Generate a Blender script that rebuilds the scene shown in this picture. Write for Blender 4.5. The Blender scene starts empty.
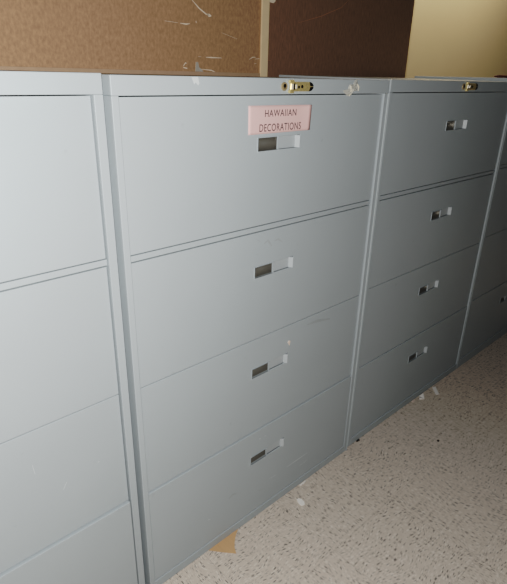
import bpy, bmesh, math, random
from mathutils import Vector, Matrix

scene = bpy.context.scene
COL = scene.collection
random.seed(7)

# ------------------------------------------------------------------ helpers
def tag(o, label=None, cat=None, group=None, kind=None):
    if label: o['label'] = label
    if cat: o['category'] = cat
    if group: o['group'] = group
    if kind: o['kind'] = kind
    return o

def empty(name, loc, rz=0.0):
    o = bpy.data.objects.new(name, None)
    o.empty_display_size = 0.05
    COL.objects.link(o)
    o.location = loc
    o.rotation_euler = (0, 0, rz)
    return o

def obj(name, bm, mat, parent=None, bevel=0.0, segs=2, smooth=False):
    bmesh.ops.recalc_face_normals(bm, faces=bm.faces)
    me = bpy.data.meshes.new(name)
    bm.to_mesh(me); bm.free()
    me.materials.append(mat)
    o = bpy.data.objects.new(name, me)
    COL.objects.link(o)
    if parent is not None: o.parent = parent
    if smooth:
        for p in me.polygons: p.use_smooth = True
    if bevel > 0:
        m = o.modifiers.new('bevel', 'BEVEL')
        m.width = bevel; m.segments = segs; m.limit_method = 'ANGLE'; m.angle_limit = math.radians(40)
    return o

def box(bm, x0, x1, y0, y1, z0, z1):
    v = [bm.verts.new(p) for p in ((x0,y0,z0),(x1,y0,z0),(x1,y1,z0),(x0,y1,z0),
                                   (x0,y0,z1),(x1,y0,z1),(x1,y1,z1),(x0,y1,z1))]
    for f in ((3,2,1,0),(4,5,6,7),(0,1,5,4),(1,2,6,5),(2,3,7,6),(3,0,4,7)):
        bm.faces.new([v[i] for i in f])
    return v

def quad(bm, pts):
    return bm.faces.new([bm.verts.new(p) for p in pts])

def prism_y(bm, outline, y0, y1):
    """closed outline in (x, z), extruded from y0 (front) to y1 (back)"""
    a = [bm.verts.new((x, y0, z)) for x, z in outline]
    b = [bm.verts.new((x, y1, z)) for x, z in outline]
    bm.faces.new(a); bm.faces.new(b[::-1])
    n = len(a)
    for i in range(n):
        j = (i+1) % n
        bm.faces.new((a[i], a[j], b[j], b[i]))

def cyl_y(bm, x, z, r, y0, y1, n=24):
    prism_y(bm, [(x + r*math.cos(2*math.pi*i/n), z + r*math.sin(2*math.pi*i/n)) for i in range(n)], y0, y1)

def ribbon_y(bm, pts, w, y, t=0.0006):
    """thin flat stroke following (x, z) points, lying on plane y and proud by t"""
    L, R = [], []
    for i, (x, z) in enumerate(pts):
        a = Vector(pts[max(i-1, 0)]); b = Vector(pts[min(i+1, len(pts)-1)])
        d = (b-a).normalized(); n = Vector((-d.y, d.x))
        ww = w * (0.35 if i in (0, len(pts)-1) else 1.0)
        L.append((x+n.x*ww/2, z+n.y*ww/2)); R.append((x-n.x*ww/2, z-n.y*ww/2))
    prism_y(bm, L + R[::-1], y - t, y)

# ------------------------------------------------------------------ materials
def new_mat(name):
    m = bpy.data.materials.new(name); m.use_nodes = True
    nt = m.node_tree
    return m, nt, nt.nodes['Principled BSDF']

def plain(name, col, rough=0.5, metal=0.0, spec=0.5, noise=0.0, scale=60.0):
    m, nt, b = new_mat(name)
    b.inputs['Roughness'].default_value = rough
    b.inputs['Metallic'].default_value = metal
    b.inputs['Specular IOR Level'].default_value = spec
    if noise > 0:
        tc = nt.nodes.new('ShaderNodeTexCoord')
        n = nt.nodes.new('ShaderNodeTexNoise'); n.inputs['Scale'].default_value = scale; n.inputs['Detail'].default_value = 5
        nt.links.new(tc.outputs['Object'], n.inputs['Vector'])
        mx = nt.nodes.new('ShaderNodeMix'); mx.data_type = 'RGBA'
        mx.inputs['A'].default_value = (*[c*(1-noise) for c in col], 1)
        mx.inputs['B'].default_value = (*[min(1, c*(1+noise)) for c in col], 1)
        nt.links.new(n.outputs['Fac'], mx.inputs['Factor'])
        nt.links.new(mx.outputs['Result'], b.inputs['Base Color'])
    else:
        b.inputs['Base Color'].default_value = (*col, 1)
    return m

def mth(nt, op, a, b=None, c=None):
    n = nt.nodes.new('ShaderNodeMath'); n.operation = op
    for i, v in enumerate((a, b, c)):
        if v is None: continue
        if isinstance(v, (int, float)): n.inputs[i].default_value = v
        else: nt.links.new(v, n.inputs[i])
    return n.outputs[0]

def mix(nt, fac, a, b):
    n = nt.nodes.new('ShaderNodeMix'); n.data_type = 'RGBA'
    for s, v in (('Factor', fac), ('A', a), ('B', b)):
        if isinstance(v, (int, float)): n.inputs[s].default_value = v
        elif isinstance(v, tuple): n.inputs[s].default_value = (*v, 1)
        else: nt.links.new(v, n.inputs[s])
    return n.outputs['Result']

def painted_steel(name, col):
    """cool grey enamel: faint cloudy wear, dust specks, light orange-peel bump"""
    m, nt, b = new_mat(name)
    tc = nt.nodes.new('ShaderNodeTexCoord')
    geo = nt.nodes.new('ShaderNodeNewGeometry')
    n1 = nt.nodes.new('ShaderNodeTexNoise'); n1.inputs['Scale'].default_value = 4.5; n1.inputs['Detail'].default_value = 4
    n2 = nt.nodes.new('ShaderNodeTexNoise'); n2.inputs['Scale'].default_value = 38; n2.inputs['Detail'].default_value = 6
    n3 = nt.nodes.new('ShaderNodeTexNoise'); n3.inputs['Scale'].default_value = 900; n3.inputs['Detail'].default_value = 2
    for n in (n1, n2, n3): nt.links.new(geo.outputs['Position'], n.inputs['Vector'])
    base = mix(nt, n1.outputs['Fac'], tuple(c*0.96 for c in col), tuple(c*1.04 for c in col))
    s = nt.nodes.new('ShaderNodeMapRange'); s.inputs[1].default_value = 0.70; s.inputs[2].default_value = 0.80
    s.inputs[3].default_value = 0; s.inputs[4].default_value = 0.35
    nt.links.new(n2.outputs['Fac'], s.inputs[0])
    base = mix(nt, s.outputs[0], base, tuple(c*0.72 for c in col))
    nt.links.new(base, b.inputs['Base Color'])
    b.inputs['Roughness'].default_value = 0.48
    b.inputs['Specular IOR Level'].default_value = 0.35
    bp = nt.nodes.new('ShaderNodeBump'); bp.inputs['Strength'].default_value = 0.05; bp.inputs['Distance'].default_value = 0.0006
    nt.links.new(n3.outputs['Fac'], bp.inputs['Height']); nt.links.new(bp.outputs['Normal'], b.inputs['Normal'])
    return m

def hardboard(name, col, grain_x, grain_z, contrast):
    m, nt, b = new_mat(name)
    tc = nt.nodes.new('ShaderNodeTexCoord')
    mp = nt.nodes.new('ShaderNodeMapping'); mp.inputs['Scale'].default_value = (grain_x, 1, grain_z)
    nt.links.new(tc.outputs['Object'], mp.inputs['Vector'])
    n = nt.nodes.new('ShaderNodeTexNoise'); n.inputs['Scale'].default_value = 1.0; n.inputs['Detail'].default_value = 8; n.inputs['Roughness'].default_value = 0.65
    nt.links.new(mp.outputs['Vector'], n.inputs['Vector'])
    n2 = nt.nodes.new('ShaderNodeTexNoise'); n2.inputs['Scale'].default_value = 7; n2.inputs['Detail'].default_value = 3
    nt.links.new(tc.outputs['Object'], n2.inputs['Vector'])
    c1 = mix(nt, n.outputs['Fac'], tuple(c*(1-contrast) for c in col), tuple(c*(1+contrast) for c in col))
    c2 = mix(nt, mth(nt, 'MULTIPLY', n2.outputs['Fac'], 0.25), c1, tuple(c*0.6 for c in col))
    nt.links.new(c2, b.inputs['Base Color'])
    b.inputs['Roughness'].default_value = 0.62
    b.inputs['Specular IOR Level'].default_value = 0.25
    bp = nt.nodes.new('ShaderNodeBump'); bp.inputs['Strength'].default_value = 0.15; bp.inputs['Distance'].default_value = 0.001
    nt.links.new(n.outputs['Fac'], bp.inputs['Height']); nt.links.new(bp.outputs['Normal'], b.inputs['Normal'])
    return m

def vinyl_tile(name):
    """12-inch composition tile: fine dark and pale dashes whose direction turns a quarter from tile to tile"""
    m, nt, b = new_mat(name)
    geo = nt.nodes.new('ShaderNodeNewGeometry')
    sp = nt.nodes.new('ShaderNodeSeparateXYZ'); nt.links.new(geo.outputs['Position'], sp.inputs[0])
    T = 0.3048
    u = mth(nt, 'DIVIDE', mth(nt, 'ADD', sp.outputs['X'], 0.11), T)
    v = mth(nt, 'DIVIDE', mth(nt, 'ADD', sp.outputs['Y'], 0.5616), T)
    iu = mth(nt, 'FLOOR', u); iv = mth(nt, 'FLOOR', v)
    par = mth(nt, 'FLOORED_MODULO', mth(nt, 'ADD', iu, iv), 2.0)
    # distance to seam, in tiles
    fu = mth(nt, 'SUBTRACT', u, iu); fv = mth(nt, 'SUBTRACT', v, iv)
    du = mth(nt, 'MINIMUM', fu, mth(nt, 'SUBTRACT', 1.0, fu)); dv = mth(nt, 'MINIMUM', fv, mth(nt, 'SUBTRACT', 1.0, fv))
    seam = mth(nt, 'LESS_THAN', mth(nt, 'MINIMUM', du, dv), 0.0022)
    # swap axes on alternate tiles, with a per-tile offset
    a = mth(nt, 'ADD', mth(nt, 'MULTIPLY', sp.outputs['X'], mth(nt, 'SUBTRACT', 1.0, par)), mth(nt, 'MULTIPLY', sp.outputs['Y'], par))
    c = mth(nt, 'ADD', mth(nt, 'MULTIPLY', sp.outputs['Y'], mth(nt, 'SUBTRACT', 1.0, par)), mth(nt, 'MULTIPLY', sp.outputs['X'], par))
    off = mth(nt, 'ADD', mth(nt, 'MULTIPLY', iu, 3.71), mth(nt, 'MULTIPLY', iv, 7.13))
    wob = nt.nodes.new('ShaderNodeTexNoise'); wob.inputs['Scale'].default_value = 9; wob.inputs['Detail'].default_value = 1
    nt.links.new(geo.outputs['Position'], wob.inputs['Vector'])
    wv = mth(nt, 'MULTIPLY', mth(nt, 'SUBTRACT', wob.outputs['Fac'], 0.5), 0.05)
    cw = mth(nt, 'ADD', c, wv)

    def dashes(sl, sw, thr, keep, seed):
        cb = nt.nodes.new('ShaderNodeCombineXYZ')
        nt.links.new(mth(nt, 'ADD', mth(nt, 'MULTIPLY', a, sl), mth(nt, 'ADD', off, seed)), cb.inputs[0])
        nt.links.new(mth(nt, 'MULTIPLY', cw, sw), cb.inputs[1])
        cb.inputs[2].default_value = 0
        vo = nt.nodes.new('ShaderNodeTexVoronoi'); vo.voronoi_dimensions = '2D'; vo.inputs['Scale'].default_value = 1.0
        vo.inputs['Randomness'].default_value = 1.0
        nt.links.new(cb.outputs[0], vo.inputs['Vector'])
        sc = nt.nodes.new('ShaderNodeSeparateColor'); nt.links.new(vo.outputs['Color'], sc.inputs[0])
        size = mth(nt, 'MULTIPLY', sc.outputs['Green'], thr)
        near = mth(nt, 'LESS_THAN', vo.outputs['Distance'], size)
        on = mth(nt, 'LESS_THAN', sc.outputs['Red'], keep)
        return mth(nt, 'MULTIPLY', near, on), sc.outputs['Blue']
    n1 = nt.nodes.new('ShaderNodeTexNoise'); n1.inputs['Scale'].default_value = 55; n1.inputs['Detail'].default_value = 5
    nt.links.new(geo.outputs['Position'], n1.inputs['Vector'])
    base = mix(nt, n1.outputs['Fac'], (0.60, 0.525, 0.455), (0.74, 0.66, 0.58))
    pale, _ = dashes(70, 300, 0.50, 0.45, 11.3)
    base = mix(nt, mth(nt, 'MULTIPLY', pale, 0.55), base, (0.86, 0.80, 0.73))
    mid, _ = dashes(75, 330, 0.46, 0.40, 4.9)
    base = mix(nt, mth(nt, 'MULTIPLY', mid, 0.6), base, (0.40, 0.35, 0.31))
    dark, tone = dashes(60, 350, 0.45, 0.29, 0.0)
    base = mix(nt, mth(nt, 'MULTIPLY', dark, mth(nt, 'ADD', 0.55, mth(nt, 'MULTIPLY', tone, 0.45))), base, (0.085, 0.08, 0.075))
    base = mix(nt, mth(nt, 'MULTIPLY', seam, 0.28), base, (0.20, 0.175, 0.15))
    nt.links.new(base, b.inputs['Base Color'])
    b.inputs['Roughness'].default_value = 0.55
    b.inputs['Specular IOR Level'].default_value = 0.3
    return m

def cream_wall(name):
    m, nt, b = new_mat(name)
    geo = nt.nodes.new('ShaderNodeNewGeometry')
    n = nt.nodes.new('ShaderNodeTexNoise'); n.inputs['Scale'].default_value = 120; n.inputs['Detail'].default_value = 4
    nt.links.new(geo.outputs['Position'], n.inputs['Vector'])
    n2 = nt.nodes.new('ShaderNodeTexNoise'); n2.inputs['Scale'].default_value = 2.2; n2.inputs['Detail'].default_value = 3
    nt.links.new(geo.outputs['Position'], n2.inputs['Vector'])
    c = mix(nt, n2.outputs['Fac'], (0.64, 0.54, 0.36), (0.72, 0.61, 0.42))
    nt.links.new(c, b.inputs['Base Color'])
    b.inputs['Roughness'].default_value = 0.75
    bp = nt.nodes.new('ShaderNodeBump'); bp.inputs['Strength'].default_value = 0.3; bp.inputs['Distance'].default_value = 0.002
    nt.links.new(n.outputs['Fac'], bp.inputs['Height']); nt.links.new(bp.outputs['Normal'], b.inputs['Normal'])
    return m

def clear_tape(name):
    m, nt, b = new_mat(name)
    b.inputs['Base Color'].default_value = (0.80, 0.78, 0.70, 1)
    b.inputs['Roughness'].default_value = 0.18
    b.inputs['Alpha'].default_value = 0.55
    return m

M = dict(
    steel=painted_steel('grey_enamel', (0.445, 0.492, 0.515)),
    trim=painted_steel('grey_enamel_trim', (0.50, 0.545, 0.555)),
    chrome=plain('dull_chrome', (0.31, 0.30, 0.275), 0.38, 0.55),
    plate=plain('grey_slide', (0.46, 0.50, 0.52), 0.4, 0.0, 0.5),
    ramp=plain('bright_slide_end', (0.47, 0.51, 0.53), 0.35, 0.0, 0.5),
    brass=plain('polished_brass', (0.85, 0.66, 0.34), 0.36, 0.58, 0.6, 0.30, 260),
    brass_dark=plain('tarnished_brass', (0.50, 0.40, 0.24), 0.4, 0.4),
    black=plain('black_metal', (0.012, 0.011, 0.010), 0.4, 0.0),
    nickel=plain('nickel_pin', (0.85, 0.80, 0.70), 0.35, 0.3),
    floor=vinyl_tile('speckled_vinyl_tile'),
    wall=cream_wall('cream_painted_wall'),
    board_tan=hardboard('tan_hardboard', (0.46, 0.295, 0.190), 130, 75, 0.60),
    board_dark=hardboard('dark_brown_hardboard', (0.305, 0.200, 0.138), 220, 36, 0.60),
    laminate=hardboard('brown_laminate', (0.16, 0.085, 0.05), 300, 20, 0.2),
    batten=plain('pale_pine', (0.85, 0.68, 0.46), 0.6, 0, 0.3, 0.10, 30),
    lip=plain('light_brown_reflection', (0.47, 0.335, 0.24), 0.6, 0, 0.3, 0.1, 60),  # colour of the tan back mirrored in the cabinet tops
    pink=plain('pink_paper', (0.83, 0.56, 0.54), 0.75, 0, 0.2, 0.03, 15),
    ink=plain('grey_ink', (0.10, 0.075, 0.08), 0.8, 0, 0.1),
    tape=clear_tape('clear_tape'),
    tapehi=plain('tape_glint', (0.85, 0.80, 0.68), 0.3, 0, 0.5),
    scratch=plain('pale_scuff', (0.85, 0.74, 0.60), 0.7, 0, 0.2),
    scuff_l=plain('light_scuff', (0.66, 0.70, 0.71), 0.6, 0, 0.3),
    scuff_d=plain('dark_smudge', (0.405, 0.440, 0.455), 0.55, 0, 0.3, 0.10, 120),
    white=plain('white_paper', (0.95, 0.92, 0.88), 0.7, 0, 0.2, 0.04, 200),
    chip=plain('pinkish_white_scrap', (0.80, 0.68, 0.60), 0.7, 0, 0.2, 0.06, 200),
    dim=plain('translucent_strip', (0.60, 0.54, 0.48), 0.4, 0, 0.4),
    card=hardboard('orange_cardboard', (0.68, 0.44, 0.26), 120, 120, 0.12),
    pen=plain('dark_red_plastic', (0.16, 0.022, 0.018), 0.35),
)

# ------------------------------------------------------------------ setting
bm = bmesh.new(); box(bm, -2.2, 6.0, -2.6, 1.02, -0.06, 0.0)
tag(obj('floor', bm, M['floor']), kind='structure')
bm = bmesh.new(); box(bm, -2.2, 6.0, 0.95, 1.02, 0.0, 2.7)
tag(obj('wall_back', bm, M['wall']), kind='structure')

# ------------------------------------------------------------------ filing cabinets
DL, DR = 0.0249, 0.0196          # stile widths left / right
W, D = 0.8969, 0.46
ZT, R1, R2, Z23, Z34, Z4B, H = 1.2956, 0.9856, 0.9703, 0.6615, 0.3456, 0.0291, 1.3312

PX0, PXM, PX1 = 0.379, 0.4465, 0.5262     # recessed pull: left end, meeting line, right end
PH = 0.0305                               # pull height

def drawer_front_bm(x0, x1, z0, z1, y, pz):
    """steel drawer front with an opening for the pull (pz = bottom of the opening) and folded edges"""
    bm = bmesh.new()
    t = 0.022
    xs = [x0, PX0, PX1, x1]; zs = [z0, pz, pz+PH, z1]
    V = {}
    for i, x in enumerate(xs):
        for k, z in enumerate(zs):
            V[i, k] = bm.verts.new((x, y, z))
    for i in range(3):
        for k in range(3):
            if (i, k) != (1, 1):
                bm.faces.new((V[i, k], V[i+1, k], V[i+1, k+1], V[i, k+1]))
    # outer return edges
    per = [(0,0),(1,0),(2,0),(3,0),(3,1),(3,2),(3,3),(2,3),(1,3),(0,3),(0,2),(0,1)]
    B = {}
    for p in per:
        c = V[p].co; B[p] = bm.verts.new((c.x, y+t, c.z))
    for a, b in zip(per, per[1:]+per[:1]):
        bm.faces.new((V[a], V[b], B[b], B[a]))
    # opening lip
    hole = [(1,1),(2,1),(2,2),(1,2)]
    h = {p: bm.verts.new((V[p].co.x, y+0.003, V[p].co.z)) for p in hole}
    for a, b in zip(hole, hole[1:]+hole[:1]):
        bm.faces.new((V[a], V[b], h[b], h[a]))
    return bm

def drawer_box_bm(x0, x1, z0, z1, y):
    bm = bmesh.new()
    # tray behind the front, set in from the front's edges
    box(bm, x0+0.02, x0+0.024, y+0.022, D-0.03, z0+0.02, z1-0.03)
    box(bm, x1-0.024, x1-0.02, y+0.022, D-0.03, z0+0.02, z1-0.03)
    box(bm, x0+0.024, x1-0.024, y+0.022, D-0.03, z0+0.02, z0+0.024)
    box(bm, x0+0.024, x1-0.024, D-0.034, D-0.03, z0+0.024, z1-0.03)
    return bm

def scoop_bm(y, pz):
    """left half of the pull: finger scoop, a cup curved about the long axis, open to the front"""
    bm = bmesh.new()
    n = 12; cz = pz + PH/2
    prof = []
    for i in range(n+1):
        a = math.pi*i/n
        prof.append((y + 0.0065 + 0.020*math.sin(a) if 0 < i < n else y + 0.0065, cz - PH/2*math.cos(a)))
    A = [bm.verts.new((PX0, yy, z)) for yy, z in prof]
    B = [bm.verts.new((PXM+0.022, yy, z)) for yy, z in prof]
    for i in range(n):
        bm.faces.new((A[i], B[i], B[i+1], A[i+1]))
    bm.faces.new(A); bm.faces.new(B[::-1])
    return bm

def bezel_bm(y, pz):
    bm = bmesh.new()
    w = 0.0010; y0, y1 = y-0.0020, y+0.0066
    box(bm, PX0-w, PX0, y0, y1, pz-w, pz+PH+w)
    box(bm, PX0, PXM, y0, y1, pz-w, pz)
    box(bm, PX0, PXM, y0, y1, pz+PH, pz+PH+w)
    box(bm, PXM-0.0025, PXM, y-0.0002, y+0.0050, pz, pz+PH)
    return bm

def slide_bm(y, pz):
    bm = bmesh.new()
    box(bm, PXM, PX1-0.0004, y+0.0044, y+0.0062, pz+0.0006, pz+PH-0.0006)
    return bm

def slide_end_bm(y, pz):
    """sloping thumb tab at the right end of the slide"""
    bm = bmesh.new()
    xa, xb = PX1-0.0165, PX1-0.0004
    a = [bm.verts.new(p) for p in ((PX1-0.0150, y+0.0043, pz+0.0006), (PX1-0.0085, y-0.0070, pz+0.0006), (PX1-0.0072, y-0.0068, pz+0.0006), (PX1-0.0072, y+0.0043, pz+0.0006))]
    b = [bm.verts.new((v.co.x, v.co.y, pz+PH-0.0004)) for v in a]
    bm.faces.new(a); bm.faces.new(b[::-1])
    for i in range(4):
        j = (i+1) % 4
        bm.faces.new((a[i], a[j], b[j], b[i]))
    return bm

def add_lock(root, y, h):
    z = 1.3130 + h
    bm = bmesh.new()
    x0, x1, hh = 0.475, 0.556, 0.0108
    out = [(x0, z-hh), (x1-0.016, z-hh), (x1-0.007, z-hh*0.8), (x1-0.001, z-hh*0.3), (x1-0.001, z+hh*0.3), (x1-0.007, z+hh*0.8), (x1-0.016, z+hh), (x0, z+hh)]
    prism_y(bm, out, y-0.006, y)
    lk = obj('lock', bm, M['brass'], root, 0.0018, 3)
    lk['label'] = 'brass lock plate'
    for s in (-1, 1):      # knuckles of the hinged end, one above and one below
        bm = bmesh.new(); n = 14
        ring = [(0.0042*math.cos(2*math.pi*i/n), 0.0042*math.sin(2*math.pi*i/n)) for i in range(n)]
        a = [bm.verts.new((0.4705, y-0.005+p, z+s*0.0108+q)) for p, q in ring]
        b = [bm.verts.new((0.4840, y-0.005+p, z+s*0.0108+q)) for p, q in ring]
        bm.faces.new(a); bm.faces.new(b[::-1])
        for i in range(n):
            j = (i+1) % n; bm.faces.new((a[i], a[j], b[j], b[i]))
        obj('knuckle', bm, M['brass'], lk, 0.001, 2)
    bm = bmesh.new(); box(bm, 0.4760, 0.4815, y-0.0090, y-0.0055, z-0.0062, z+0.0062)
    obj('pin', bm, M['nickel'], lk, 0.0010, 2)
    bm = bmesh.new(); box(bm, 0.4905, 0.4950, y-0.0085, y-0.0055, z-0.0048, z+0.0048)
    obj('pin', bm, M['nickel'], lk, 0.0010, 2)
    bm = bmesh.new(); box(bm, 0.4845, 0.4890, y-0.0068, y-0.0055, z-0.0070, z+0.0070)
    obj('slot', bm, M['black'], lk)
    bm = bmesh.new(); cyl_y(bm, 0.5025, z-0.0012, 0.0030, y-0.0070, y-0.0055)
    obj('slot', bm, M['black'], lk)
    bm = bmesh.new(); cyl_y(bm, 0.5140, z, 0.0036, y-0.0070, y-0.0055)
    obj('slot', bm, M['black'], lk)
    bm = bmesh.new(); prism_y(bm, [(0.5400, z-0.0108), (0.5490, z-0.0086), (0.5550, z-0.0032), (0.5550, z-0.0006), (0.5440, z-0.0010)], y-0.0066, y-0.0055)
    obj('dark_corner', bm, M['black'], lk)
    bm = bmesh.new(); prism_y(bm, [(0.5400, z+0.0108), (0.5490, z+0.0086), (0.5550, z+0.0032), (0.5550, z+0.0006), (0.5440, z+0.0010)], y-0.0066, y-0.0055)
    obj('dark_corner', bm, M['black'], lk)
    bm = bmesh.new(); cyl_y(bm, 0.4563, z, 0.0096, y-0.004, y, 28)
    k = obj('keyhole_rosette', bm, M['brass_dark'], root, 0.0012, 2)
    bm = bmesh.new(); cyl_y(bm, 0.4563, z+0.0015, 0.0042, y-0.0047, y-0.004, 18); box(bm, 0.4552, 0.4574, y-0.0047, y-0.004, z-0.0052, z+0.0002)
    obj('keyhole', bm, M['black'], k)

def cabinet(label, loc, rz, h, back_rise, rec, proud_right, DR=0.0196, shift=0.0, GL=0.0100):
    """four-drawer lateral file, origin at its front left foot; h lifts everything above the base"""
    global PX0, PXM, PX1
    PX0, PXM, PX1 = 0.383+shift, 0.4540+shift, 0.5310+shift
    root = empty('filing_cabinet', loc, rz)
    tag(root, label, 'cabinet', 'lateral filing cabinets in a row')
    g = 0.0012
    s = M['steel']
    bm = bmesh.new()
    box(bm, GL, DL, 0, D, 0, ZT+h)                                   # side walls with their front stiles
    box(bm, W-DR, W-g, 0, D, 0, ZT+h)
    box(bm, DL, W-DR, D-0.01, D, 0.02, ZT+h)                        # back
    obj('case', bm, s, root, 0.0012, 2)
    bm = bmesh.new()
    v = box(bm, GL, W-g, 0, D, ZT+h, H+h)                            # top with its deep front rail
    v[6].co.z += back_rise; v[7].co.z += back_rise
    obj('top_rail', bm, s, root, 0.0016, 2)
    bm = bmesh.new(); box(bm, DL, W-DR, 0, 0.05, 0, Z4B+h-0.001)
    obj('base_rail', bm, s, root, 0.0012, 2)
    bm = bmesh.new(); box(bm, DL+0.001, W-DR-0.001, rec[0], rec[0]+0.02, R2+h+0.0014, R1+h-0.0011)
    obj('divider_rail', bm, s, root, 0.0010, 2)
    if proud_right:
        bm = bmesh.new(); box(bm, W-g-0.0022, W-g, -proud_right, 0.0, 0.0, ZT+h)
        obj('edge_fold', bm, M['trim'], root, 0.0008, 2)
    zz = [(R1+0.0006, ZT-0.0016), (Z23+0.0008, R2-0.0009), (Z34+0.0008, Z23-0.0008), (Z4B, Z34-0.0008)]
    pz = [1.1695, 0.8455, 0.5375, 0.2262]
    for i, ((a, b), p) in enumerate(zip(zz, pz)):
        y = rec[i]; x0, x1 = DL+0.0014, W-DR-(0.0028 if rec[3] < 0.002 else 0.0014)
        a += h+0.0006; b += h-0.0006; p += h
        d = obj('drawer', drawer_front_bm(x0, x1, a, b, y, p), s, root)
        m = d.modifiers.new('bevel', 'BEVEL'); m.width = 0.0012; m.segments = 2; m.limit_method = 'ANGLE'
        obj('drawer_box', drawer_box_bm(x0, x1, a, b, y), s, d)
        pl = obj('recessed_pull', scoop_bm(y, p), M['chrome'], d, smooth=False)
        pl['label'] = 'dark metal finger scoop'
        obj('pull_frame', bezel_bm(y, p), s, d)
        obj('latch_slide', slide_bm(y, p), M['plate'], d)
        e = obj('latch_tab', slide_end_bm(y, p), M['ramp'], d); e['label'] = 'pale latch tab'
    add_lock(root, 0, h)
    return root

cab1 = cabinet('grey lateral filing cabinet, leftmost and nearest, cut off by the left edge of the photo',
               (-W - 0.0008*0, 0.0081 - W*0.0008, 0), 0.0008, 0.0022, 0, (0.0075, 0.0075, 0.0080, 0.0015), 0)
cab2 = cabinet('grey lateral filing cabinet carrying the pink note, second from the left',
               (0, 0, 0), 0, 0, 0, (0.0060, 0.0060, 0.0065, 0.0024), 0.0030)
cab3 = cabinet('grey lateral filing cabinet just right of the one with the pink note',
               (W+0.008, 0.0076, 0), -0.0032, 0.0024, 0.0055, (0.0060, 0.0060, 0.0065, 0.0040), 0, 0.0100, 0.010)
cab4 = cabinet('dark shadowed grey filing cabinet cut off by the right edge, standing slightly taller',
               (2*W+0.008, 0.0047, 0), -0.0032, 0.0170, 0.0, (0.0060, 0.0060, 0.0065, 0.0040), 0, 0.0196, 0.010, 0.0030)

# scuffs and smudges of the second cabinet's enamel, flat on their drawers
def scuffs(parent, name, mat, strokes, y):
    for pts, w in strokes:
        bm = bmesh.new(); ribbon_y(bm, pts, w, y, 0.00025)
        obj(name, bm, mat, parent)
dr = [c for c in cab2.children if c.name.startswith('drawer') and not c.name.startswith('drawer_box')]
dr1 = [c for c in cab1.children if c.name.startswith('drawer') and not c.name.startswith('drawer_box')]
scuffs(dr[3], 'scuff', M['scuff_l'], [([(0.5528,0.1193),(0.60,0.1195),(0.6571,0.1205)],0.0022), ([(0.4181,0.3088),(0.424,0.3085)],0.004), ([(0.4409,0.3085),(0.4459,0.307)],0.003),
       ([(0.2150,0.1206),(0.224,0.119)],0.0025), ([(0.47,0.12),(0.50,0.117)],0.0014), ([(0.62,0.085),(0.66,0.088)],0.0016)], 0.0024)
scuffs(dr[3], 'smudge', M['scuff_d'], [([(0.295,0.150),(0.312,0.157),(0.328,0.150)],0.006), ([(0.425,0.098),(0.440,0.094)],0.003)], 0.0024)
scuffs(dr[1], 'smudge', M['scuff_d'], [([(0.388,0.951),(0.400,0.944)],0.004), ([(0.415,0.935),(0.428,0.942),(0.444,0.922)],0.007), ([(0.452,0.935),(0.466,0.938),(0.484,0.926)],0.006),
       ([(0.386,0.912),(0.395,0.909)],0.003), ([(0.541,0.910),(0.546,0.905)],0.0035)], 0.0060)
scuffs(dr[2], 'smudge', M['scuff_d'], [([(0.612,0.636),(0.66,0.634),(0.724,0.621)],0.010), ([(0.352,0.6175),(0.360,0.6165)],0.004), ([(0.285,0.359),(0.289,0.355)],0.004)], 0.0065)
scuffs(dr1[2], 'scuff', M['scuff_l'], [([(W-0.2292,0.5822),(W-0.227,0.5573)],0.0022), ([(W-0.1658,0.4976),(W-0.1752,0.4812)],0.0026), ([(W-0.090,0.5085),(W-0.086,0.5080)],0.004)], 0.0080)

# ------------------------------------------------------------------ pink paper note with its two lines of lettering
def paper_bm():
    bm = bmesh.new()
    nx, nz = 24, 10
    P = {}
    for i in range(nx+1):
        for k in range(nz+1):
            u, v = i/nx, k/nz
            xl = 0.3445 + 0.0008*(1-v); xr = 0.5563
            x = xl + (xr-xl)*u
            z0 = 1.2086 + 0.0017*u; z1 = 1.2722 - 0.0012*u
            z = z0 + (z1-z0)*v
            c = max(0.0, (u-0.80)/0.20)
            lift = 0.0050*c*c*(0.35+0.65*v) + 0.0006*math.sin(u*9)*v
            P[i, k] = bm.verts.new((x - 0.0012*c*v, -0.0012 - lift, z))
    for i in range(nx):
        for k in range(nz):
            bm.faces.new((P[i,k], P[i+1,k], P[i+1,k+1], P[i,k+1]))
    return bm
note = empty('paper_note', (0.0055, 0.006, 0))
tag(note, 'pink paper note reading HAWAIIAN DECORATIONS stuck on the top drawer', 'note')
pp = obj('paper', paper_bm(), M['pink'], note, smooth=True)
sm = pp.modifiers.new('thickness', 'SOLIDIFY'); sm.thickness = 0.0003

def lettering(text, x0, x1, z0, z1, parent):
    cu = bpy.data.curves.new('lettering', 'FONT'); cu.body = text; cu.size = 1.0; cu.extrude = 0.0; cu.space_character = 1.12
    cu.offset = 0.004
    t = bpy.data.objects.new('lettering_source', cu); COL.objects.link(t)
    dg = bpy.context.evaluated_depsgraph_get(); dg.update()
    me = bpy.data.meshes.new_from_object(t.evaluated_get(dg))
    bpy.data.objects.remove(t); bpy.data.curves.remove(cu)
    xs = [v.co.x for v in me.vertices]; ys = [v.co.y for v in me.vertices]
    ax, bx, ay, by = min(xs), max(xs), min(ys), max(ys)
    for v in me.vertices:
        fx = (v.co.x-ax)/(bx-ax); fz = (v.co.y-ay)/(by-ay)
        x = x0+(x1-x0)*fx; z = z0+(z1-z0)*fz
        u = (x-0.3445)/0.2118; c = max(0.0, (u-0.80)/0.20); vv = (z-1.2086)/0.063
        v.co = (x, -0.0018 - 0.0050*c*c*(0.35+0.65*vv) - 0.0006*max(0, math.sin(u*9))*vv, z)
    me.materials.clear(); me.materials.append(M['ink'])
    o = bpy.data.objects.new('lettering', me); COL.objects.link(o); o.parent = parent
    return o
lettering('HAWAIIAN', 0.3965, 0.5040, 1.2466, 1.2620, note)
lettering('DECORATIONS', 0.3800, 0.5230, 1.2138, 1.2308, note)

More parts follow.
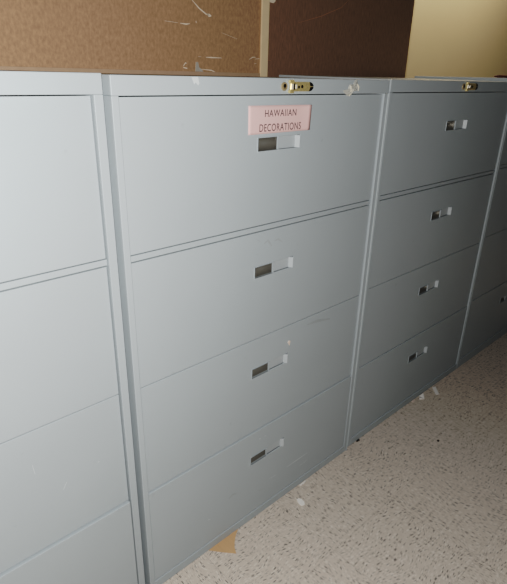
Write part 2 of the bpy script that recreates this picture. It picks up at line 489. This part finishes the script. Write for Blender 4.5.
# ------------------------------------------------------------------ scraps stuck on the second cabinet
def crumple_bm(outline, y, amp, seed):
    """crumpled thin film: a fan of facets over an (x, z) outline"""
    r = random.Random(seed); bm = bmesh.new()
    cx = sum(p[0] for p in outline)/len(outline); cz = sum(p[1] for p in outline)/len(outline)
    rim = [bm.verts.new((x, y - 0.0003 - amp*r.random()*0.5, z)) for x, z in outline]
    mid = [bm.verts.new((cx+(x-cx)*0.5+amp*(r.random()-.5)*0.3, y - amp*(0.3+0.7*r.random()), cz+(z-cz)*0.5)) for x, z in outline]
    c = bm.verts.new((cx, y-amp*0.6, cz)); n = len(rim)
    for i in range(n):
        j = (i+1) % n
        bm.faces.new((rim[i], rim[j], mid[j], mid[i])); bm.faces.new((mid[i], mid[j], c))
    return bm
ta = empty('tape_scrap', (0, 0, 0))
tag(ta, 'crumpled clear tape scrap hanging on the top rail right of the brass lock', 'tape')
obj('film', crumple_bm([(0.702,1.2895),(0.716,1.294),(0.726,1.301),(0.741,1.304),(0.741,1.318),(0.739,1.331),(0.728,1.329),(0.722,1.319),(0.706,1.319),(0.700,1.308),(0.676,1.304),(0.684,1.299)], 0, 0.008, 3), M['tape'], ta)
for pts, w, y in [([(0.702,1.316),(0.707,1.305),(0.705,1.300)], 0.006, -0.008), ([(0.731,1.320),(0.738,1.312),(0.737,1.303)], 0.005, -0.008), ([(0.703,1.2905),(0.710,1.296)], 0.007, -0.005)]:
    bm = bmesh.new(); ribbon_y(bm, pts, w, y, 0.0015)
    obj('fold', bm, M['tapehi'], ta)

def scrap(name, label, cat, outline, axis, at, th, mat, bend=0.0):
    """small torn scrap; outline in (x,z) on a vertical face or (x,y) on the floor"""
    bm = bmesh.new()
    if axis == 'y':
        prism_y(bm, outline, at-th, at)
    else:
        a = [bm.verts.new((x, y, at+0.0003)) for x, y in outline]
        n = len(a)
        cx = sum(p[0] for p in outline)/n
        b = [bm.verts.new((x, y, at+th+bend*abs(x-cx))) for x, y in outline]
        bm.faces.new(a[::-1]); bm.faces.new(b)
        for i in range(n):
            j = (i+1) % n; bm.faces.new((a[i], a[j], b[j], b[i]))
    return tag(obj(name, bm, mat), label, cat)

scrap('paper_scrap', 'tiny pinkish white torn paper bit stuck on the third drawer above its pull', 'scrap',
      [(0.5265,0.6045),(0.5320,0.6100),(0.5378,0.6075),(0.5365,0.6005),(0.5345,0.5925),(0.5310,0.5985)], 'y', 0.0065, 0.0022, M['chip'])
scrap('tape_residue', 'faint whitish tape residue on the top rail at the left of the brass lock', 'tape',
      [(0.190,1.3295),(0.206,1.3300),(0.209,1.3180),(0.206,1.3140),(0.200,1.3200),(0.196,1.3160)], 'y', 0.0, 0.0003, M['scuff_l'])

# ------------------------------------------------------------------ litter on the floor
scrap('cardboard_scrap', 'orange brown torn cardboard piece poking out from under the cabinet with the pink note', 'cardboard',
      [(0.2110,0.004),(0.2380,-0.030),(0.2690,-0.0650),(0.2795,-0.0450),(0.2860,-0.0375),(0.2945,-0.0285),(0.3135,-0.0125),(0.3330,-0.0008)], 'z', 0.0, 0.0012, M['card'])
scrap('paper_chip', 'small white oval chip lying alone on the speckled floor beyond the cardboard piece', 'scrap',
      [(0.5640,-0.0425),(0.5720,-0.0440),(0.5775,-0.0520),(0.5745,-0.0680),(0.5670,-0.0765),(0.5575,-0.0730),(0.5545,-0.0650),(0.5580,-0.0520)], 'z', 0.0, 0.003, M['white'])
scrap('paper_sliver', 'thin white sliver against the foot of the cabinet with the pink note', 'scrap',
      [(0.620,-0.0035),(0.650,-0.0030),(0.655,-0.0055),(0.638,-0.0090),(0.622,-0.0075)], 'z', 0.0, 0.003, M['white'])
scrap('folded_paper', 'small folded white paper square on the floor by the third cabinet', 'scrap',
      [(1.4420,0.0030),(1.4680,-0.0010),(1.4400,-0.0240),(1.4180,-0.0110)], 'z', 0.0, 0.002, M['white'], 0.25)
scrap('paper_crumb', 'tiny pale crumb at the left of the folded white paper square', 'scrap',
      [(1.376,0.0040),(1.396,0.0048),(1.404,0.0005),(1.390,-0.0040),(1.380,-0.0030)], 'z', 0.0, 0.003, M['chip'])
scrap('white_strip', 'short white strip lying across the floor beyond the folded paper square', 'scrap',
      [(1.5680,-0.0085),(1.5520,-0.0010),(1.5100,-0.0430),(1.5250,-0.0490)], 'z', 0.0, 0.0035, M['white'])
scrap('plastic_strip', 'dull translucent strip along the third cabinet foot behind the white strip', 'scrap',
      [(1.5640,-0.0040),(1.6330,-0.0060),(1.6400,0.0020),(1.6300,0.0035),(1.5700,0.0025)], 'z', 0.0, 0.002, M['dim'])
scrap('black_crumb', 'tiny black crumb at the seam foot between the second and third cabinets', 'crumb',
      [(0.966,0.0050),(0.974,0.0062),(0.986,0.0056),(0.982,0.0010),(0.970,0.0000)], 'z', 0.0, 0.003, M['black'])
scrap('dark_pellet', 'black speck lying out on the open floor right of the cabinets', 'crumb',
      [(1.2130,-0.2100),(1.2185,-0.2080),(1.2230,-0.2115),(1.2200,-0.2165),(1.2145,-0.2160)], 'z', 0.0, 0.003, M['black'])

# ------------------------------------------------------------------ dark red stick on the tall cabinet
bm = bmesh.new()
prof = [(0.0, 0.0016), (0.018, 0.0036), (0.030, 0.0050), (0.060, 0.0052), (0.150, 0.0052), (0.158, 0.0042)]
rings = []
for x, r in prof:
    rings.append([bm.verts.new((x, r*math.cos(2*math.pi*i/14), 0.0052 + r*math.sin(2*math.pi*i/14))) for i in range(14)])
for a, b in zip(rings, rings[1:]):
    for i in range(14):
        j = (i+1) % 14; bm.faces.new((a[i], a[j], b[j], b[i]))
bm.faces.new(rings[0]); bm.faces.new(rings[-1][::-1])
pen = obj('pen', bm, M['pen'], smooth=True)
pen.location = (1.825, 0.105, H + 0.0170); pen.rotation_euler = (0, 0, 0.05)
tag(pen, 'dark red pen-like stick lying on top of the taller cabinet at the right edge', 'pen')

# ------------------------------------------------------------------ bookcases behind, their hardboard backs towards us
def bookcase(label, x0, x1, back_mat):
    y0, y1, top = 0.500, 0.80, 1.98
    r = empty('bookcase', (x0, y0, 0))
    tag(r, label, 'bookcase')
    w = x1-x0
    bm = bmesh.new(); box(bm, 0, w, 0, 0.006, 0, top)
    bk = obj('back_panel', bm, back_mat, r, 0.0008, 1)
    for a, b in ((0, 0.02), (w-0.02, w)):
        bm = bmesh.new(); box(bm, a, b, 0.006, y1-y0, 0, top)
        obj('side_panel', bm, M['laminate'], r, 0.001, 1)
    for z in (0.04, 0.45, 0.85, 1.25, 1.62, top-0.02):
        bm = bmesh.new(); box(bm, 0.02, w-0.02, 0.006, y1-y0-0.01, z, z+0.02)
        obj('shelf', bm, M['laminate'], r, 0.001, 1)
    return r, bk
bk1, back1 = bookcase('tall bookcase turned away showing its tan brown scuffed hardboard back, at the left', -0.62, 0.8872, M['board_tan'])
bk2, back2 = bookcase('tall bookcase turned away showing its dark brown hardboard back, next to the cream wall', 0.8885, 1.7830, M['board_dark'])
bm = bmesh.new(); box(bm, 0.0, 0.8533+0.62, -0.004, 0.0, 1.29, 1.3420)  # reflection of the tan back in the cabinet tops, built as a strip
o = obj('reflection_strip', bm, M['lip'], bk1, 0.001, 2); o['label'] = 'lighter brown reflection strip'
bm = bmesh.new(); box(bm, 0.8535+0.62, 0.8865+0.62, -0.007, 0.0, 0.0, 1.98)
bt = obj('batten', bm, M['batten'], bk1, 0.001, 2); bt['label'] = 'pale wooden strip along the right edge'
def X(pts): return [(x+0.62, z) for x, z in pts]
for pts, w in [([(0.5698,1.5362),(0.5957,1.5169),(0.6226,1.5034),(0.634,1.501)],0.0035), ([(0.626,1.5035),(0.634,1.501),(0.642,1.500)],0.009),
               ([(0.4706,1.4739),(0.5161,1.4724)],0.0022), ([(0.525,1.4718),(0.546,1.4709),(0.5591,1.4731)],0.004), ([(0.583,1.482),(0.5845,1.477)],0.005),
               ([(0.590,1.3845),(0.600,1.3843)],0.002), ([(0.619,1.3838),(0.6396,1.3837),(0.6833,1.3839)],0.0035),
               ([(0.6835,1.4568),(0.7485,1.4423)],0.0016), ([(0.531,1.356),(0.5405,1.3656),(0.545,1.364)],0.003), ([(0.532,1.352),(0.546,1.350)],0.008),
               ([(0.805,1.384),(0.820,1.391),(0.835,1.3915)],0.0025), ([(0.832,1.386),(0.852,1.3875)],0.004), ([(0.828,1.371),(0.838,1.3725)],0.003),
               ([(0.580,1.370),(0.577,1.337)],0.0022), ([(0.60,1.349),(0.640,1.3465),(0.668,1.338)],0.003), ([(0.64,1.3415),(0.668,1.338)],0.004), ([(0.594,1.352),(0.600,1.343)],0.004)]:
    bm = bmesh.new(); ribbon_y(bm, X(pts), w, 0.0, 0.0006)
    o = obj('scratch_mark', bm, M['scratch'], back1); o['label'] = 'pale scratch'
bm = bmesh.new(); prism_y(bm, X([(0.576,1.336),(0.580,1.368),(0.588,1.369),(0.592,1.354),(0.606,1.345),(0.612,1.336)]), -0.0008, 0.0)
o = obj('tape_patch', bm, M['tape'], back1)
def Y(pts): return [(x-0.8885, z) for x, z in pts]
faint = plain('faint_scuff', (0.48, 0.28, 0.17), 0.7, 0, 0.2)
bm = bmesh.new()
ribbon_y(bm, Y([(1.0382,1.5105),(1.1604,1.5411),(1.2753,1.5794),(1.3179,1.6088)]), 0.0018, 0.0, 0.0005)
obj('scratch_mark', bm, faint, back2)
bm = bmesh.new(); ribbon_y(bm, Y([(0.8900,1.3844),(0.907,1.3835)]), 0.002, 0.0, 0.0005)
obj('scratch_mark', bm, faint, back2)
bm = bmesh.new(); prism_y(bm, Y([(0.8915,1.58),(0.8915,1.563),(0.897,1.5605),(0.911,1.560),(0.919,1.566),(0.922,1.58)]), -0.0009, 0.0)
obj('tape_patch', bm, M['scratch'], back2)

# ------------------------------------------------------------------ camera
C = Vector((-0.4746, -0.893, 1.3367))
yaw, pitch, roll, F = 0.7608, -0.4024, 0.025, 510.392
fw = Vector((math.sin(yaw)*math.cos(pitch), math.cos(yaw)*math.cos(pitch), math.sin(pitch)))
rt = Vector((math.cos(yaw), -math.sin(yaw), 0)); up = rt.cross(fw)
c, s = math.cos(roll), math.sin(roll)
rt2 = c*rt + s*up; up2 = -s*rt + c*up
cam_d = bpy.data.cameras.new('camera'); cam = bpy.data.objects.new('camera', cam_d); COL.objects.link(cam)
cam.matrix_world = Matrix((( rt2.x, up2.x, -fw.x, C.x), (rt2.y, up2.y, -fw.y, C.y), (rt2.z, up2.z, -fw.z, C.z), (0,0,0,1)))
cam_d.sensor_fit = 'VERTICAL'; cam_d.sensor_height = 24.0; cam_d.sensor_width = 24.0*507/584
cam_d.lens = 24.0*F/584
cam_d.clip_start = 0.01
scene.camera = cam

# ------------------------------------------------------------------ light: phone flash beside the lens, dim ambient, unseen fill added for the wall
def light(name, kind, loc, energy, color, **kw):
    d = bpy.data.lights.new(name, kind); d.energy = energy; d.color = color
    for k, v in kw.items(): setattr(d, k, v)
    o = bpy.data.objects.new(name, d); COL.objects.link(o); o.location = loc
    return o
light('flash', 'POINT', C - rt2*0.022 + up2*0.012, 60.0, (1.0, 0.98, 0.955), shadow_soft_size=0.006)
a = light('wall_fill', 'AREA', (2.75, 0.64, 2.55), 18.0, (1.0, 0.88, 0.70), shape='RECTANGLE', size=1.7, size_y=0.25)  # unseen fill, added to brighten the cream wall
a.rotation_euler = (math.radians(25), 0, 0)

w = bpy.data.worlds.new('room'); w.use_nodes = True; scene.world = w
bg = w.node_tree.nodes['Background']
bg.inputs['Color'].default_value = (0.85, 0.9, 1.0, 1); bg.inputs['Strength'].default_value = 0.009

scene.view_settings.view_transform = 'Standard'
scene.view_settings.look = 'None'
scene.view_settings.exposure = 0.0

# gentle camera response: darks a little deeper, highlights rolled off
vs = scene.view_settings
vs.use_curve_mapping = True
cm = vs.curve_mapping
cu = cm.curves[3]
cu.points[0].location = (0, 0); cu.points[-1].location = (1, 0.76)
for p in ((0.05, 0.030), (0.11, 0.115), (0.25, 0.30), (0.42, 0.46), (0.74, 0.63)):
    cu.points.new(*p)
cm.update()
